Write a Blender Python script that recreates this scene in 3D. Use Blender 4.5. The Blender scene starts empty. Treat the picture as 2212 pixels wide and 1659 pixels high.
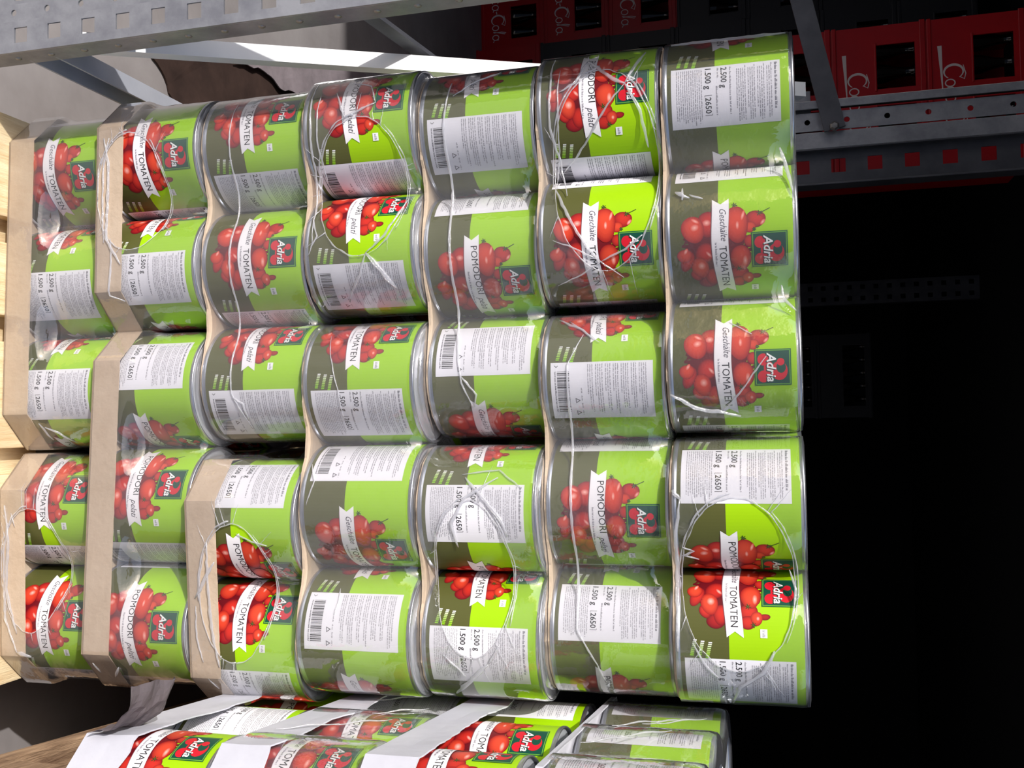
import bpy, bmesh, math, random
from math import sin, cos, pi, radians, sqrt
from mathutils import Vector, Matrix, noise
random.seed(7)
sc = bpy.context.scene
COL = sc.collection

# ------------------------------------------------------------------ camera
cam_d = bpy.data.cameras.new('camera')
cam = bpy.data.objects.new('camera', cam_d); COL.objects.link(cam)
cam_d.sensor_fit = 'HORIZONTAL'; cam_d.sensor_width = 36.0
cam_d.lens = 36.0 * 2190.155 / 2212.0
cam_d.clip_start = 0.02; cam_d.clip_end = 60
r0 = Vector((0.0164142, 0.2625184, 0.9647874))      # photo right = world up: the photograph lies on its side
r1 = Vector((0.9989841, 0.0361953, -0.0268448))     # photo down  = world right
r2 = Vector((-0.0419680, 0.9642479, -0.2616576))    # view direction
M = Matrix(((r0.x, -r1.x, -r2.x), (r0.y, -r1.y, -r2.y), (r0.z, -r1.z, -r2.z)))
cam.matrix_world = Matrix.Translation((0.4485, -1.1431, 1.0249)) @ M.to_4x4()
sc.camera = cam

# ------------------------------------------------------------------ light
sc.view_settings.view_transform = 'Standard'
sc.view_settings.look = 'None'
sc.view_settings.gamma = 1.0
sc.view_settings.use_curve_mapping = False
sc.view_settings.exposure = 0.24

world = bpy.data.worlds.new('sky'); sc.world = world; world.use_nodes = True
wn = world.node_tree; bgn = wn.nodes['Background']
sky = wn.nodes.new('ShaderNodeTexSky'); sky.sky_type = 'NISHITA'; sky.sun_disc = False
sky.sun_elevation = radians(42); sky.sun_rotation = radians(220); sky.air_density = 1.0; sky.dust_density = 2.5
wn.links.new(sky.outputs[0], bgn.inputs[0]); bgn.inputs[1].default_value = 0.18

sun_d = bpy.data.lights.new('sun', 'SUN'); sun_d.energy = 3.3; sun_d.angle = radians(0.8); sun_d.color = (1.0, 0.96, 0.92)
sun = bpy.data.objects.new('sun', sun_d); COL.objects.link(sun)
SUN = Vector((-0.50, -0.60, 0.62)).normalized()
sun.rotation_euler = (-SUN).to_track_quat('-Z', 'Y').to_euler(); sun.location = (-3, -4, 6)

# ------------------------------------------------------------------ helpers
def lin(c):
    return tuple(((v/255)/12.92 if v/255 <= 0.04045 else ((v/255+0.055)/1.055)**2.4) for v in c)

def mat(name, col, rough=0.5, metal=0.0, noise_amt=0.0, noise_scale=20, col2=None, bump=0.0, bump_scale=80, spec=0.5, coords='Object', stretch=None):
    m = bpy.data.materials.new(name); m.use_nodes = True
    nt = m.node_tree; b = nt.nodes['Principled BSDF']
    b.inputs['Base Color'].default_value = (*lin(col), 1)
    b.inputs['Roughness'].default_value = rough; b.inputs['Metallic'].default_value = metal
    b.inputs['Specular IOR Level'].default_value = spec
    if noise_amt or bump:
        tc = nt.nodes.new('ShaderNodeTexCoord'); mp = nt.nodes.new('ShaderNodeMapping')
        nt.links.new(tc.outputs[coords], mp.inputs[0])
        if stretch: mp.inputs['Scale'].default_value = stretch
    if noise_amt:
        n = nt.nodes.new('ShaderNodeTexNoise'); n.inputs['Scale'].default_value = noise_scale; n.inputs['Detail'].default_value = 6
        n.inputs['Roughness'].default_value = 0.65
        nt.links.new(mp.outputs[0], n.inputs['Vector'])
        rp = nt.nodes.new('ShaderNodeValToRGB'); c2 = lin(col2) if col2 else tuple(v*0.5 for v in lin(col))
        lo = 0.5-0.5*(1.05-noise_amt)*0.6; hi = 0.5+0.5*(1.05-noise_amt)*0.6
        rp.color_ramp.elements[0].position = lo; rp.color_ramp.elements[1].position = hi
        rp.color_ramp.elements[0].color = (*c2, 1); rp.color_ramp.elements[1].color = (*lin(col), 1)
        nt.links.new(n.outputs[0], rp.inputs[0]); nt.links.new(rp.outputs[0], b.inputs['Base Color'])
    if bump:
        n2 = nt.nodes.new('ShaderNodeTexNoise'); n2.inputs['Scale'].default_value = bump_scale; n2.inputs['Detail'].default_value = 4
        nt.links.new(mp.outputs[0], n2.inputs['Vector'])
        bp = nt.nodes.new('ShaderNodeBump'); bp.inputs['Strength'].default_value = bump; bp.inputs['Distance'].default_value = 0.004
        nt.links.new(n2.outputs[0], bp.inputs['Height']); nt.links.new(bp.outputs[0], b.inputs['Normal'])
    return m

MT = {}
MT['tin'] = mat('tinplate', (205, 208, 216), 0.28, 0.9, 0.3, 40, (180, 184, 194))
MT['lid'] = mat('lid_tinplate', (214, 218, 226), 0.42, 0.55)
MT['kraft'] = mat('kraft_cardboard', (202, 183, 162), 0.85, 0, 0.35, 14, (186, 165, 142), 0.25, 120, 0.25)
MT['whiteboard'] = mat('white_lined_cardboard', (206, 207, 216), 0.7, 0, 0.2, 12, (186, 187, 198), 0.15, 60, 0.3)
MT['greyboard'] = mat('grey_cardboard', (150, 140, 145), 0.85, 0, 0.3, 18, (120, 112, 116), 0.2, 90, 0.25)
MT['galv'] = mat('galvanised_steel', (176, 178, 184), 0.42, 0.55, 0.55, 14, (140, 142, 150), 0.05, 200)
MT['steel'] = mat('painted_steel', (190, 194, 204), 0.5, 0.2, 0.3, 9, (165, 170, 182))
MT['sunlit_white'] = mat('sunlit_white_steel', (240, 242, 246), 0.45, 0.0)  # sunlight on the zinc strut, put into a white base colour
MT['dark_steel'] = mat('dark_steel', (96, 98, 106), 0.5, 0.4, 0.4, 10, (70, 72, 80))  # dark tone holds the shade of the cross brace and rear post
MT['bolt'] = mat('bolt_steel', (150, 148, 146), 0.35, 0.8)
MT['wood'] = mat('pine_wood', (238, 220, 182), 0.8, 0, 0.4, 9, (206, 176, 130), 0.3, 60, 0.3, 'Object', (9, 0.9, 9))
MT['oldwood'] = mat('weathered_wood', (168, 140, 112), 0.85, 0, 0.6, 9, (104, 80, 62), 0.5, 60, 0.25, 'Object', (9, 0.9, 9))
MT['concrete'] = mat('concrete_floor', (160, 156, 156), 0.85, 0, 0.4, 2.2, (126, 121, 121), 0.12, 40, 0.3)
MT['wall'] = mat('dark_wall', (40, 38, 40), 0.9, 0, 0.3, 2, (30, 28, 30))
MT['shade_facade'] = mat('shade_facade_plaster', (120, 118, 122), 0.9, 0, 0.3, 1, (100, 98, 102))
MT['shade_roof'] = mat('shade_roof_sheet', (34, 34, 38), 0.8)
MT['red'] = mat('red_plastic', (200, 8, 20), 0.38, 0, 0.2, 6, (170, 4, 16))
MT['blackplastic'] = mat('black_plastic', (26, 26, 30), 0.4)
MT['glass'] = mat('dark_bottle_glass', (16, 12, 10), 0.06, 0, spec=0.8)
MT['cap'] = mat('bottle_cap', (70, 70, 72), 0.35, 0.7)
MT['print'] = mat('white_print', (235, 225, 225), 0.5)

def film_mat(name, haze, gloss_mul, rough, tint=0.97, bumpv=0.25, bscale=55):
    m = bpy.data.materials.new(name); m.use_nodes = True; nt = m.node_tree
    for n in list(nt.nodes): nt.nodes.remove(n)
    N = nt.nodes.new; L = nt.links.new
    out = N('ShaderNodeOutputMaterial'); tr = N('ShaderNodeBsdfTransparent'); tr.inputs[0].default_value = (tint, tint, tint, 1)
    gl = N('ShaderNodeBsdfGlossy'); gl.inputs['Roughness'].default_value = rough; gl.inputs['Color'].default_value = (1, 1, 1, 1)
    fr = N('ShaderNodeLayerWeight'); fr.inputs[0].default_value = 0.5          # Schlick's curve, the same from both sides of the film
    pw = N('ShaderNodeMath'); pw.operation = 'POWER'; pw.inputs[1].default_value = 5.0; L(fr.outputs['Facing'], pw.inputs[0])
    ma = N('ShaderNodeMath'); ma.operation = 'MULTIPLY_ADD'; ma.inputs[1].default_value = 0.96; ma.inputs[2].default_value = 0.04; L(pw.outputs[0], ma.inputs[0])
    mu = N('ShaderNodeMath'); mu.operation = 'MULTIPLY'; mu.use_clamp = True; mu.inputs[1].default_value = gloss_mul
    L(ma.outputs[0], mu.inputs[0])
    tc = N('ShaderNodeTexCoord'); no = N('ShaderNodeTexNoise'); no.inputs['Scale'].default_value = bscale; no.inputs['Detail'].default_value = 3
    L(tc.outputs['Object'], no.inputs['Vector'])
    bp = N('ShaderNodeBump'); bp.inputs['Strength'].default_value = bumpv; bp.inputs['Distance'].default_value = 0.002
    L(no.outputs[0], bp.inputs['Height']); L(bp.outputs[0], gl.inputs['Normal'])
    m1 = N('ShaderNodeMixShader'); L(mu.outputs[0], m1.inputs[0]); L(tr.outputs[0], m1.inputs[1]); L(gl.outputs[0], m1.inputs[2])
    di = N('ShaderNodeBsdfDiffuse'); di.inputs[0].default_value = (0.86, 0.87, 0.93, 1)
    tl = N('ShaderNodeBsdfTranslucent'); tl.inputs[0].default_value = (0.86, 0.87, 0.93, 1)
    md = N('ShaderNodeMixShader'); md.inputs[0].default_value = 0.4; L(di.outputs[0], md.inputs[1]); L(tl.outputs[0], md.inputs[2])
    m2 = N('ShaderNodeMixShader'); m2.inputs[0].default_value = haze; L(m1.outputs[0], m2.inputs[1]); L(md.outputs[0], m2.inputs[2])
    L(m2.outputs[0], out.inputs[0])
    return m
MT['film'] = film_mat('clear_shrink_film', 0.065, 2.8, 0.05, 0.90, 0.4)
MT['fold'] = film_mat('bunched_shrink_film', 0.34, 4.0, 0.12, 0.95, 0.8, 220)

def label_mat():
    m = bpy.data.materials.new('printed_label'); m.use_nodes = True; nt = m.node_tree; b = nt.nodes['Principled BSDF']
    a = nt.nodes.new('ShaderNodeAttribute'); a.attribute_name = 'Col'
    nt.links.new(a.outputs['Color'], b.inputs['Base Color']); b.inputs['Roughness'].default_value = 0.42
    b.inputs['Specular IOR Level'].default_value = 0.35
    return m
MT['label'] = label_mat()

def link(name, me, parent=None, loc=None, rot=None):
    o = bpy.data.objects.new(name, me); COL.objects.link(o)
    if parent: o.parent = parent
    if loc is not None: o.location = loc
    if rot is not None: o.rotation_euler = rot
    return o
def mesh_of(bm, name, m, smooth=False):
    me = bpy.data.meshes.new(name); bm.normal_update(); bm.to_mesh(me); bm.free()
    if m: me.materials.append(m)
    if smooth: me.polygons.foreach_set('use_smooth', [True]*len(me.polygons))
    return me
def thing(name, label, cat, loc=(0, 0, 0), rotz=0, group=None):
    o = bpy.data.objects.new(name, None); COL.objects.link(o); o.empty_display_size = 0.05
    o.location = loc; o.rotation_euler = (0, 0, rotz); tag(o, label, cat, group); return o
def tag(o, label, cat, group=None, kind=None):
    o['label'] = label; o['category'] = cat
    if group: o['group'] = group
    if kind: o['kind'] = kind
    return o
def struct(name, bm, m):
    o = link(name, mesh_of(bm, name, m)); o['kind'] = 'structure'; return o
def box(bm, lo, hi, bev=0.0):
    lo = Vector(lo); hi = Vector(hi)
    g = bmesh.ops.create_cube(bm, size=1.0)
    vs = g['verts']
    bmesh.ops.scale(bm, vec=hi-lo, verts=vs); bmesh.ops.translate(bm, vec=(lo+hi)/2, verts=vs)
    if bev:
        es = list({e for v in vs for e in v.link_edges})
        bmesh.ops.bevel(bm, geom=es, offset=bev, segments=2, affect='EDGES', profile=0.6)
def lathe(bm, prof, seg=64, axis_off=(0, 0)):
    rings = []
    for r, z in prof:
        if r < 1e-6: rings.append([bm.verts.new((axis_off[0], axis_off[1], z))])
        else: rings.append([bm.verts.new((axis_off[0]+r*cos(2*pi*i/seg), axis_off[1]+r*sin(2*pi*i/seg), z)) for i in range(seg)])
    for a, b in zip(rings[:-1], rings[1:]):
        for i in range(seg):
            j = (i+1) % seg
            if len(a) == 1 and len(b) == 1: continue
            if len(a) == 1: bm.faces.new((a[0], b[j], b[i]))
            elif len(b) == 1: bm.faces.new((a[i], a[j], b[0]))
            else: bm.faces.new((a[i], a[j], b[j], b[i]))
def tube(bm, pts, radii, seg=8, squash=1.0):
    """a tube through pts; squash < 1 flattens it along local y"""
    n = len(pts); rings = []
    up = Vector((0, 1, 0))
    for i, p in enumerate(pts):
        t = (pts[min(i+1, n-1)]-pts[max(i-1, 0)])
        if t.length < 1e-9: t = Vector((0, 0, 1))
        t.normalize(); s = t.cross(up)
        if s.length < 1e-3: s = t.cross(Vector((1, 0, 0)))
        s.normalize(); w = s.cross(t).normalized()
        r = radii[i] if hasattr(radii, '__len__') else radii
        rings.append([bm.verts.new(p + s*r*cos(2*pi*k/seg) + w*r*squash*sin(2*pi*k/seg)) for k in range(seg)])
    for a, b in zip(rings[:-1], rings[1:]):
        for k in range(seg):
            j = (k+1) % seg; bm.faces.new((a[k], a[j], b[j], b[k]))
    bm.faces.new(rings[0][::-1]); bm.faces.new(rings[-1])

# ------------------------------------------------------------------ the setting
ZF = -0.144
bm = bmesh.new(); box(bm, (-7, -11, ZF-0.2), (8, 9, ZF)); struct('floor', bm, MT['concrete'])
bm = bmesh.new(); box(bm, (-2.5, 7, ZF), (3.5, 7.2, 1.9)); struct('wall_back', bm, MT['wall'])
bm = bmesh.new(); box(bm, (-2.7, -0.55, ZF), (-2.5, 7.2, 1.9)); struct('shade_wall_left', bm, MT['wall'])  # side wall drawn in close to cut the daylight inside
bm = bmesh.new(); box(bm, (3.5, -0.55, ZF), (3.7, 7.2, 1.9)); struct('shade_wall_right', bm, MT['wall'])  # moved in likewise, to keep the interior dark
bm = bmesh.new(); box(bm, (-2.7, -0.55, 1.9), (3.7, 7.2, 2.05)); struct('shade_ceiling', bm, MT['shade_roof'])  # unseen, set low to hold skylight off the background
bm = bmesh.new(); box(bm, (-12, -11.3, ZF), (12, -11, 6.5)); struct('shade_wall_front', bm, MT['shade_facade'])  # unseen facade, added to darken film reflections and block low sky

# ------------------------------------------------------------------ the printed label of a can (one mesh, shared)
RB = 0.0762; CH = 0.144                     # can body radius, can height
LZ0, LZ1 = 0.005, 0.139                     # label bottom and top on the can
WHITE = (238, 236, 240); OLIVE = (86, 88, 44); LIME = (158, 206, 6); DGREEN = (8, 74, 58); INK = (40, 38, 42); GREY = (150, 148, 156)

class Art:
    def __init__(s):
        s.bm = bmesh.new(); s.cl = s.bm.loops.layers.float_color.new('Col')
    def P(s, a, h, lay):
        r = RB + 0.00012 + lay*0.00006; t = radians(a)
        return (r*sin(t), -r*cos(t), LZ0 + h*(LZ1-LZ0))
    def face(s, pts, lay, cols):
        f = s.bm.faces.new([s.bm.verts.new(s.P(a, h, lay)) for a, h in pts])
        for i, l in enumerate(f.loops):
            c = cols[i] if isinstance(cols[0], (tuple, list)) else cols
            l[s.cl] = (*c, 1)
    def strip(s, a0, a1, lo, hi, lay, col, step=2.5):
        """a band between the curves lo(a), hi(a)"""
        n = max(1, int(math.ceil((a1-a0)/step))); c = lin(col)
        flo = lo if callable(lo) else (lambda a: lo); fhi = hi if callable(hi) else (lambda a: hi)
        for i in range(n):
            x0 = a0+(a1-a0)*i/n; x1 = a0+(a1-a0)*(i+1)/n
            s.face([(x0, flo(x0)), (x1, flo(x1)), (x1, fhi(x1)), (x0, fhi(x0))], lay, c)
    def blob(s, a, h, ra, rh, tilt, lay, cin, cout, off=(0, 0), pw=1.5, rings=5, seg=22, wob=0.0):
        """a tilted ellipse: ra, rh in millimetres on the label; colour runs from cin to cout"""
        mm_a = 1.0/(radians(1)*RB*1000); mm_h = 1.0/((LZ1-LZ0)*1000)
        ci = lin(cin); co = lin(cout); ct, st = cos(radians(tilt)), sin(radians(tilt))
        def pt(q, k):
            w = 1+wob*sin(3*2*pi*k/seg+1.3)+wob*0.6*sin(2*2*pi*k/seg+4)
            ex = ra*w*q*cos(2*pi*k/seg)+off[0]*(1-q); ey = rh*w*q*sin(2*pi*k/seg)+off[1]*(1-q)
            return (a+(ex*ct-ey*st)*mm_a, h+(ex*st+ey*ct)*mm_h)
        def cc(q):
            u = q**pw; return tuple(ci[i]*(1-u)+co[i]*u for i in range(3))
        for r in range(rings):
            q0, q1 = r/rings, (r+1)/rings
            for k in range(seg):
                if r == 0: s.face([pt(0, 0), pt(q1, k), pt(q1, k+1)], lay, [cc(0), cc(q1), cc(q1)])
                else: s.face([pt(q0, k), pt(q1, k), pt(q1, k+1), pt(q0, k+1)], lay, [cc(q0), cc(q1), cc(q1), cc(q0)])
    def line(s, a0, h0, a1, h1, w, lay, col):
        """a straight stroke, w in millimetres"""
        ka = radians(1)*RB*1000; kh = (LZ1-LZ0)*1000
        dx, dy = (a1-a0)*ka, (h1-h0)*kh; L = max(1e-6, sqrt(dx*dx+dy*dy)); nx, ny = -dy/L*w/2/ka, dx/L*w/2/kh
        n = max(1, int(abs(a1-a0)/3)); c = lin(col)
        for i in range(n):
            u, v = i/n, (i+1)/n; p = (a0+(a1-a0)*u, h0+(h1-h0)*u); q = (a0+(a1-a0)*v, h0+(h1-h0)*v)
            s.face([(p[0]-nx, p[1]-ny), (q[0]-nx, q[1]-ny), (q[0]+nx, q[1]+ny), (p[0]+nx, p[1]+ny)], lay, c)
    def text(s, body, a0, a1, hb, capmm, lay, col, shear=0.0, weight=0.0, slope=0.0, grad=None):
        """lettering from angle a0 to a1 with its baseline at hb"""
        cu = bpy.data.curves.new('lettering', 'FONT'); cu.body = body; cu.size = 1.0; cu.shear = shear; cu.offset = weight; cu.resolution_u = 2
        o = bpy.data.objects.new('lettering', cu); COL.objects.link(o)
        dg = bpy.context.evaluated_depsgraph_get(); dg.update()
        me = o.evaluated_get(dg).to_mesh()
        xs = [v.co.x for v in me.vertices]; x0, x1 = min(xs), max(xs)
        cap = 0.70; kh = 1.0/((LZ1-LZ0)*1000); c = lin(col)
        mp = []
        for v in me.vertices:
            u = (v.co.x-x0)/(x1-x0); a = a0+(a1-a0)*u
            mp.append((a, hb + slope*u + v.co.y/cap*capmm*kh))
        for p in me.polygons: s.face([mp[i] for i in p.vertices], lay, c)
        o.evaluated_get(dg).to_mesh_clear(); bpy.data.objects.remove(o); bpy.data.curves.remove(cu)
    def smallprint(s, a0, a1, h, mm, lay, col, rnd, fill=1.0):
        """a line of print too small to read: word-long rows of letter ticks"""
        a = a0; end = a0+(a1-a0)*fill; kh = 1.0/((LZ1-LZ0)*1000)
        while a < end:
            w = rnd.uniform(1.2, 4.2); b = min(end, a+w); x = a
            while x < b-0.2:
                hh = mm*kh*rnd.choice((0.6, 0.7, 1.0)); t = rnd.uniform(0.28, 0.5)
                s.face([(x, h), (x+t, h), (x+t, h+hh), (x, h+hh)], lay, lin(col)); x += t+rnd.uniform(0.14, 0.26)
            a = b+rnd.uniform(0.45, 0.8)

def tomato(A, a, h, ra, rh, tilt, lay, hl=None, dark=0):
    base = [(218, 72, 46), (198, 46, 36), (166, 30, 32)][dark]; edge = [(150, 22, 24), (118, 14, 24), (96, 10, 24)][dark]
    A.blob(a, h, ra, rh, tilt, lay, base, edge, off=(-ra*0.18, rh*0.12), pw=2.6, wob=0.03)
    if hl:
        for (da, dh, r1_, r2_, tl) in hl:
            A.blob(a+da, h+dh, r1_, r2_, tl, lay+0.5, (250, 190, 178), base, pw=0.9, rings=3, seg=14)
def calyx(A, a, h, lay, r=3.0, stem=None):
    for k in range(6):
        an = k*60+17; mm_a = 1/(radians(1)*RB*1000); mm_h = 1/((LZ1-LZ0)*1000)
        A.line(a, h, a+r*cos(radians(an))*mm_a, h+r*sin(radians(an))*mm_h, 1.0 if k % 2 else 0.7, lay, (52, 70, 26))
    A.blob(a, h, 1.5, 1.5, 0, lay+0.3, (84, 100, 40), (40, 56, 24), rings=2, seg=10)
    if stem: A.line(a, h, a+stem[0], h+stem[1], 0.8, lay+0.2, (44, 58, 26))

def half(A, c, kind, rnd):
    """half of the wrap: c is the angle of the ribbon's middle"""
    # the bunch of tomatoes
    A.blob(c-1, 0.30, 31, 27, 0, 1, (110, 16, 26), (92, 12, 24), pw=1.0, wob=0.04)
    A.blob(c+4, 0.52, 27, 19, 0, 1.2, (120, 18, 26), (100, 12, 24), pw=1.0, wob=0.04)
    T = lambda *a, **k: tomato(A, c+a[0], *a[1:], **k)
    T(-22.0, 0.315, 15, 12, 0, 2, hl=[(-1, -0.01, 4, 5, 0)], dark=1)
    T(30.0, 0.30, 9, 11, 15, 2.5, dark=2)
    T(25.0, 0.335, 12, 8, 0, 3, dark=1)
    T(2.5, 0.285, 13, 10.5, -40, 3.5, hl=[(1, 0.03, 2, 5, -50)], dark=1)
    T(-18.0, 0.19, 15.5, 12.5, 20, 5, hl=[(-1.5, 0.015, 4, 5, 20), (-7, 0.02, 2, 5, -30)])
    T(15.5, 0.24, 13.5, 9.5, 15, 5.5, hl=[(-2, 0.01, 5, 4.5, 10)])
    T(9.0, 0.135, 13, 7, -22, 5.5, dark=1)
    T(4.0, 0.115, 8, 8.5, 0, 6, hl=[(-4, 0.01, 2, 4, 60)])
    T(22.5, 0.205, 8.5, 6, 30, 4.5, dark=1)
    T(-24.0, 0.705, 9.5, 10.5, -15, 5, hl=[(3, 0.055, 4, 2, -40)], dark=1)
    T(-17.5, 0.655, 6, 6.5, 0, 6)
    T(-6.0, 0.65, 7, 6, 0, 4, dark=1)
    T(9.0, 0.62, 9, 5.5, 0, 4, dark=2)
    T(22.5, 0.56, 10, 10, 0, 5.5, dark=1)
    T(31.0, 0.555, 7.5, 9, 0, 6, dark=1)
    T(27.5, 0.625, 8, 6.5, 0, 6.5, hl=[(0, 0.01, 2.5, 2, 0)])
    T(26.0, 0.69, 3.5, 6, 0, 4, dark=2)
    T(8.0, 0.575, 15, 11, 3, 6.5, hl=[(2.5, 0.035, 6.5, 2.8, 0)])
    T(-20.5, 0.545, 21, 13, 6, 7, hl=[(-7, 0.055, 6, 1.8, -15), (1, 0.01, 5, 2, 0)])
    calyx(A, c+17.5, 0.555, 8, 3.6); calyx(A, c+33, 0.60, 8, 3.2)
    calyx(A, c-28.5, 0.735, 8, 3.4, (-4.0, 0.085)); calyx(A, c-37, 0.535, 7.9, 3.2); calyx(A, c-15.5, 0.69, 8, 2.2)
    # the ribbon with forked ends
    mid = lambda a: 0.408 + 0.030*((a-c)/84+0.5) - 0.012*cos(radians((a-c)*4.2))
    lo = lambda a: mid(a)-0.069; hi = lambda a: mid(a)+0.069
    A.strip(c-38.5, c+38.5, lambda a: lo(a)-0.006, lambda a: hi(a)+0.002, 9, (120, 80, 90))
    A.strip(c-38.5, c+38.5, lo, hi, 10, WHITE)
    w = lin(WHITE)
    for sg in (-1, 1):
        e = c+sg*38.5; t = c+sg*43.5
        q = [(e, mid(e)), (e, hi(e)), (t, hi(t))]; A.face(q if sg < 0 else q[::-1], 10, w)
        q = [(e, lo(e)), (e, mid(e)), (t, lo(t))]; A.face(q if sg < 0 else q[::-1], 10, w)
    sl = 0.030
    if kind == 'T':
        A.text('Geschälte', c-34, c-7, mid(c-34)-0.010, 7.4, 12, (88, 84, 96), shear=0.35, slope=sl*0.32)
        A.text('TOMATEN', c-3, c+35, mid(c-3)-0.008, 8.2, 12, INK, weight=0.0, slope=sl*0.45)
        A.smallprint(c-6, c+14, mid(c+3)-0.044, 2.3, 12, (150, 146, 156), rnd)
    else:
        A.text('POMODORI', c-33, c+13, mid(c-33)-0.008, 8.2, 12, INK, slope=sl*0.54)
        A.text('pelati', c+17, c+35, mid(c+17)-0.010, 8.4, 12, (72, 68, 78), shear=0.4, slope=sl*0.2)
        A.smallprint(c-10, c+26, mid(c+4)-0.046, 2.3, 12, (150, 146, 156), rnd)
    # the square emblem
    g = c+2.0
    A.strip(g-15, g+15, 0.665, 0.955, 9, (20, 92, 52)); A.strip(g-14.2, g+14.2, 0.673, 0.947, 9.4, (110, 170, 60)); A.strip(g-13.6, g+13.6, 0.679, 0.941, 9.8, DGREEN)
    RED = (206, 24, 44)
    A.blob(g-6.5, 0.735, 6.6, 6.2, 0, 10.4, RED, RED, rings=3); A.blob(g+7.5, 0.735, 6.6, 6.2, 0, 10.4, RED, RED, rings=3); A.blob(g+0.5, 0.775, 8, 5, 0, 10.4, RED, RED, rings=3)
    A.blob(g+3.0, 0.862, 10.4, 8.6, 0, 10.8, RED, RED, rings=4)
    A.blob(g+0.2, 0.875, 6.3, 5.0, 0, 11.2, DGREEN, DGREEN, rings=3); A.blob(g-6.5, 0.905, 5.2, 5.0, 0, 11.1, DGREEN, DGREEN, rings=3)
    A.blob(g-4.2, 0.872, 4.0, 4.0, 0, 11.6, RED, RED, rings=3)
    A.text('Adria', g-11.5, g+12.5, 0.758, 9.6, 13, (24, 40, 36), shear=0.22, weight=0.03)
    A.text('Adria', g-12, g+12, 0.765, 9.6, 14, (238, 240, 240), shear=0.22, weight=0.018)
    # the small white tag beside the lowest tomato
    A.strip(c+36, c+43, 0.652, 0.708, 9, (240, 240, 244)); A.smallprint(c+37, c+42.4, 0.668, 3.2, 10, (150, 150, 158), rnd)
    # three short slanting lines in white running into lime
    for i in range(3):
        a0 = c+46+0.9*i; h0 = 0.085+0.063*i
        for u in range(9):
            f = u/8; col = tuple(int(230*(1-f)+x*f) for x in (140, 205, 20)); x = a0+u*1.55
            A.strip(x, x+1.05, h0+0.022-0.0035*u, h0+0.052-0.0035*u, 5, col)
    # the white panel of information
    p0, p1, q0, q1 = c+61.5, c+113.5, 0.035, 0.93
    A.strip(p0, p1, q0, q1, 5, (232, 231, 238))
    S = lambda a, b, h, mm=1.7, col=GREY, f=1.0: A.smallprint(c+a, c+b, h, mm, 7, col, rnd, f)
    if kind == 'T':
        A.smallprint(p0+2, p1-11, 0.885, 2.9, 7, (120, 118, 128), rnd)
        h = 0.855
        for blk in (3, 4, 4, 5):
            for i in range(blk):
                S(66 if i else 63.5, 111-rnd.uniform(0, 3) if i < blk-1 else 100, h, 1.3); h -= 0.0165
            h -= 0.010
        S(63.5, 104, 0.520, 1.9)
        A.text('2.500 g', p0+2, p0+20.5, 0.450, 6.6, 7, INK, weight=0.012)
        S(63.5, 73, 0.418, 1.9); S(80, 104, 0.408, 2.0)
        A.text('1.500 g', p0+2, p0+20.5, 0.320, 6.6, 7, INK, weight=0.012)
        A.text('2650', p0+27.5, p0+40.5, 0.320, 6.6, 7, INK, weight=0.012)
        for aa in (p0+25.8, p0+42): A.line(aa, 0.315, aa, 0.375, 0.5, 7, INK)
        A.line(p0+25.8, 0.315, p0+27, 0.315, 0.4, 7, INK); A.line(p0+40.8, 0.375, p0+42, 0.375, 0.4, 7, INK)
        h = 0.285
        for i in range(13):
            S(63.5, 112, h, 1.3, GREY, rnd.uniform(0.86, 1.0)); h -= 0.0172
    else:
        x = p0+8
        while x < p1-7:
            w_ = rnd.choice((0.35, 0.35, 0.7, 1.05)); A.strip(x, x+w_, 0.092, 0.20, 7, INK); x += w_+rnd.choice((0.35, 0.5, 0.8))
        S(69.5, 106, 0.070, 1.8, (90, 88, 96))
        A.line(p0+2.6, 0.068, p0+4.2, 0.085, 0.6, 7, INK); A.line(p0+4.2, 0.085, p0+2.6, 0.10, 0.6, 7, INK)
        for aa in (p0+34, p0+46):                                  # two recycling marks
            for k in range(3):
                an = radians(90+120*k); bn = radians(90+120*(k+1)); ra, rh = 2.6, 0.026
                A.line(aa+ra*cos(an), 0.262+rh*sin(an), aa+ra*cos(bn)*0.8, 0.262+rh*sin(bn)*0.8, 0.9, 7, (110, 108, 116))
        h = 0.865
        for blk in (4, 3, 4, 3, 3, 4, 3):
            for i in range(blk):
                S(63.5, 111 if i < blk-1 else 92, h, 1.4, GREY, rnd.uniform(0.8, 0.99)); h -= 0.0185
            h -= 0.013
        for aa in (84, 91, 98, 105): S(aa, aa+5, 0.30+0.0*aa, 1.6)

def label_mesh():
    A = Art(); rnd = random.Random(3)
    A.strip(-180, 180, 0.0, 0.40, 0, OLIVE, 3.0); A.strip(-180, 180, 0.40, 1.0, 0, LIME, 3.0)
    half(A, 0, 'T', rnd); half(A, 180, 'P', rnd)
    me = bpy.data.meshes.new('label'); A.bm.to_mesh(me); A.bm.free(); me.materials.append(MT['label'])
    return me
LABEL_ME = label_mesh()
def can_meshes():
    bm = bmesh.new(); R1 = 0.0772
    lathe(bm, [(0.0735, 0.0035), (0.0752, 0.0), (0.0768, 0.0), (R1, 0.0012), (R1, 0.0030), (0.0764, 0.0042), (RB, 0.0056), (RB, 0.1384), (0.0764, 0.1398), (R1, 0.1410),
               (R1, 0.1430), (0.0768, 0.1440), (0.0752, 0.1440), (0.0740, 0.1400)], 72)
    body = mesh_of(bm, 'body', MT['tin'], True)
    bm = bmesh.new()
    lathe(bm, [(0.0742, 0.1402), (0.071, 0.1396), (0.069, 0.1408), (0.066, 0.1408), (0.064, 0.1396), (0.058, 0.1396), (0.056, 0.1405), (0.053, 0.1405), (0.051, 0.1396), (0, 0.1396)], 72)
    lid = mesh_of(bm, 'lid', MT['lid'], True)
    return body, lid
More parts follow.
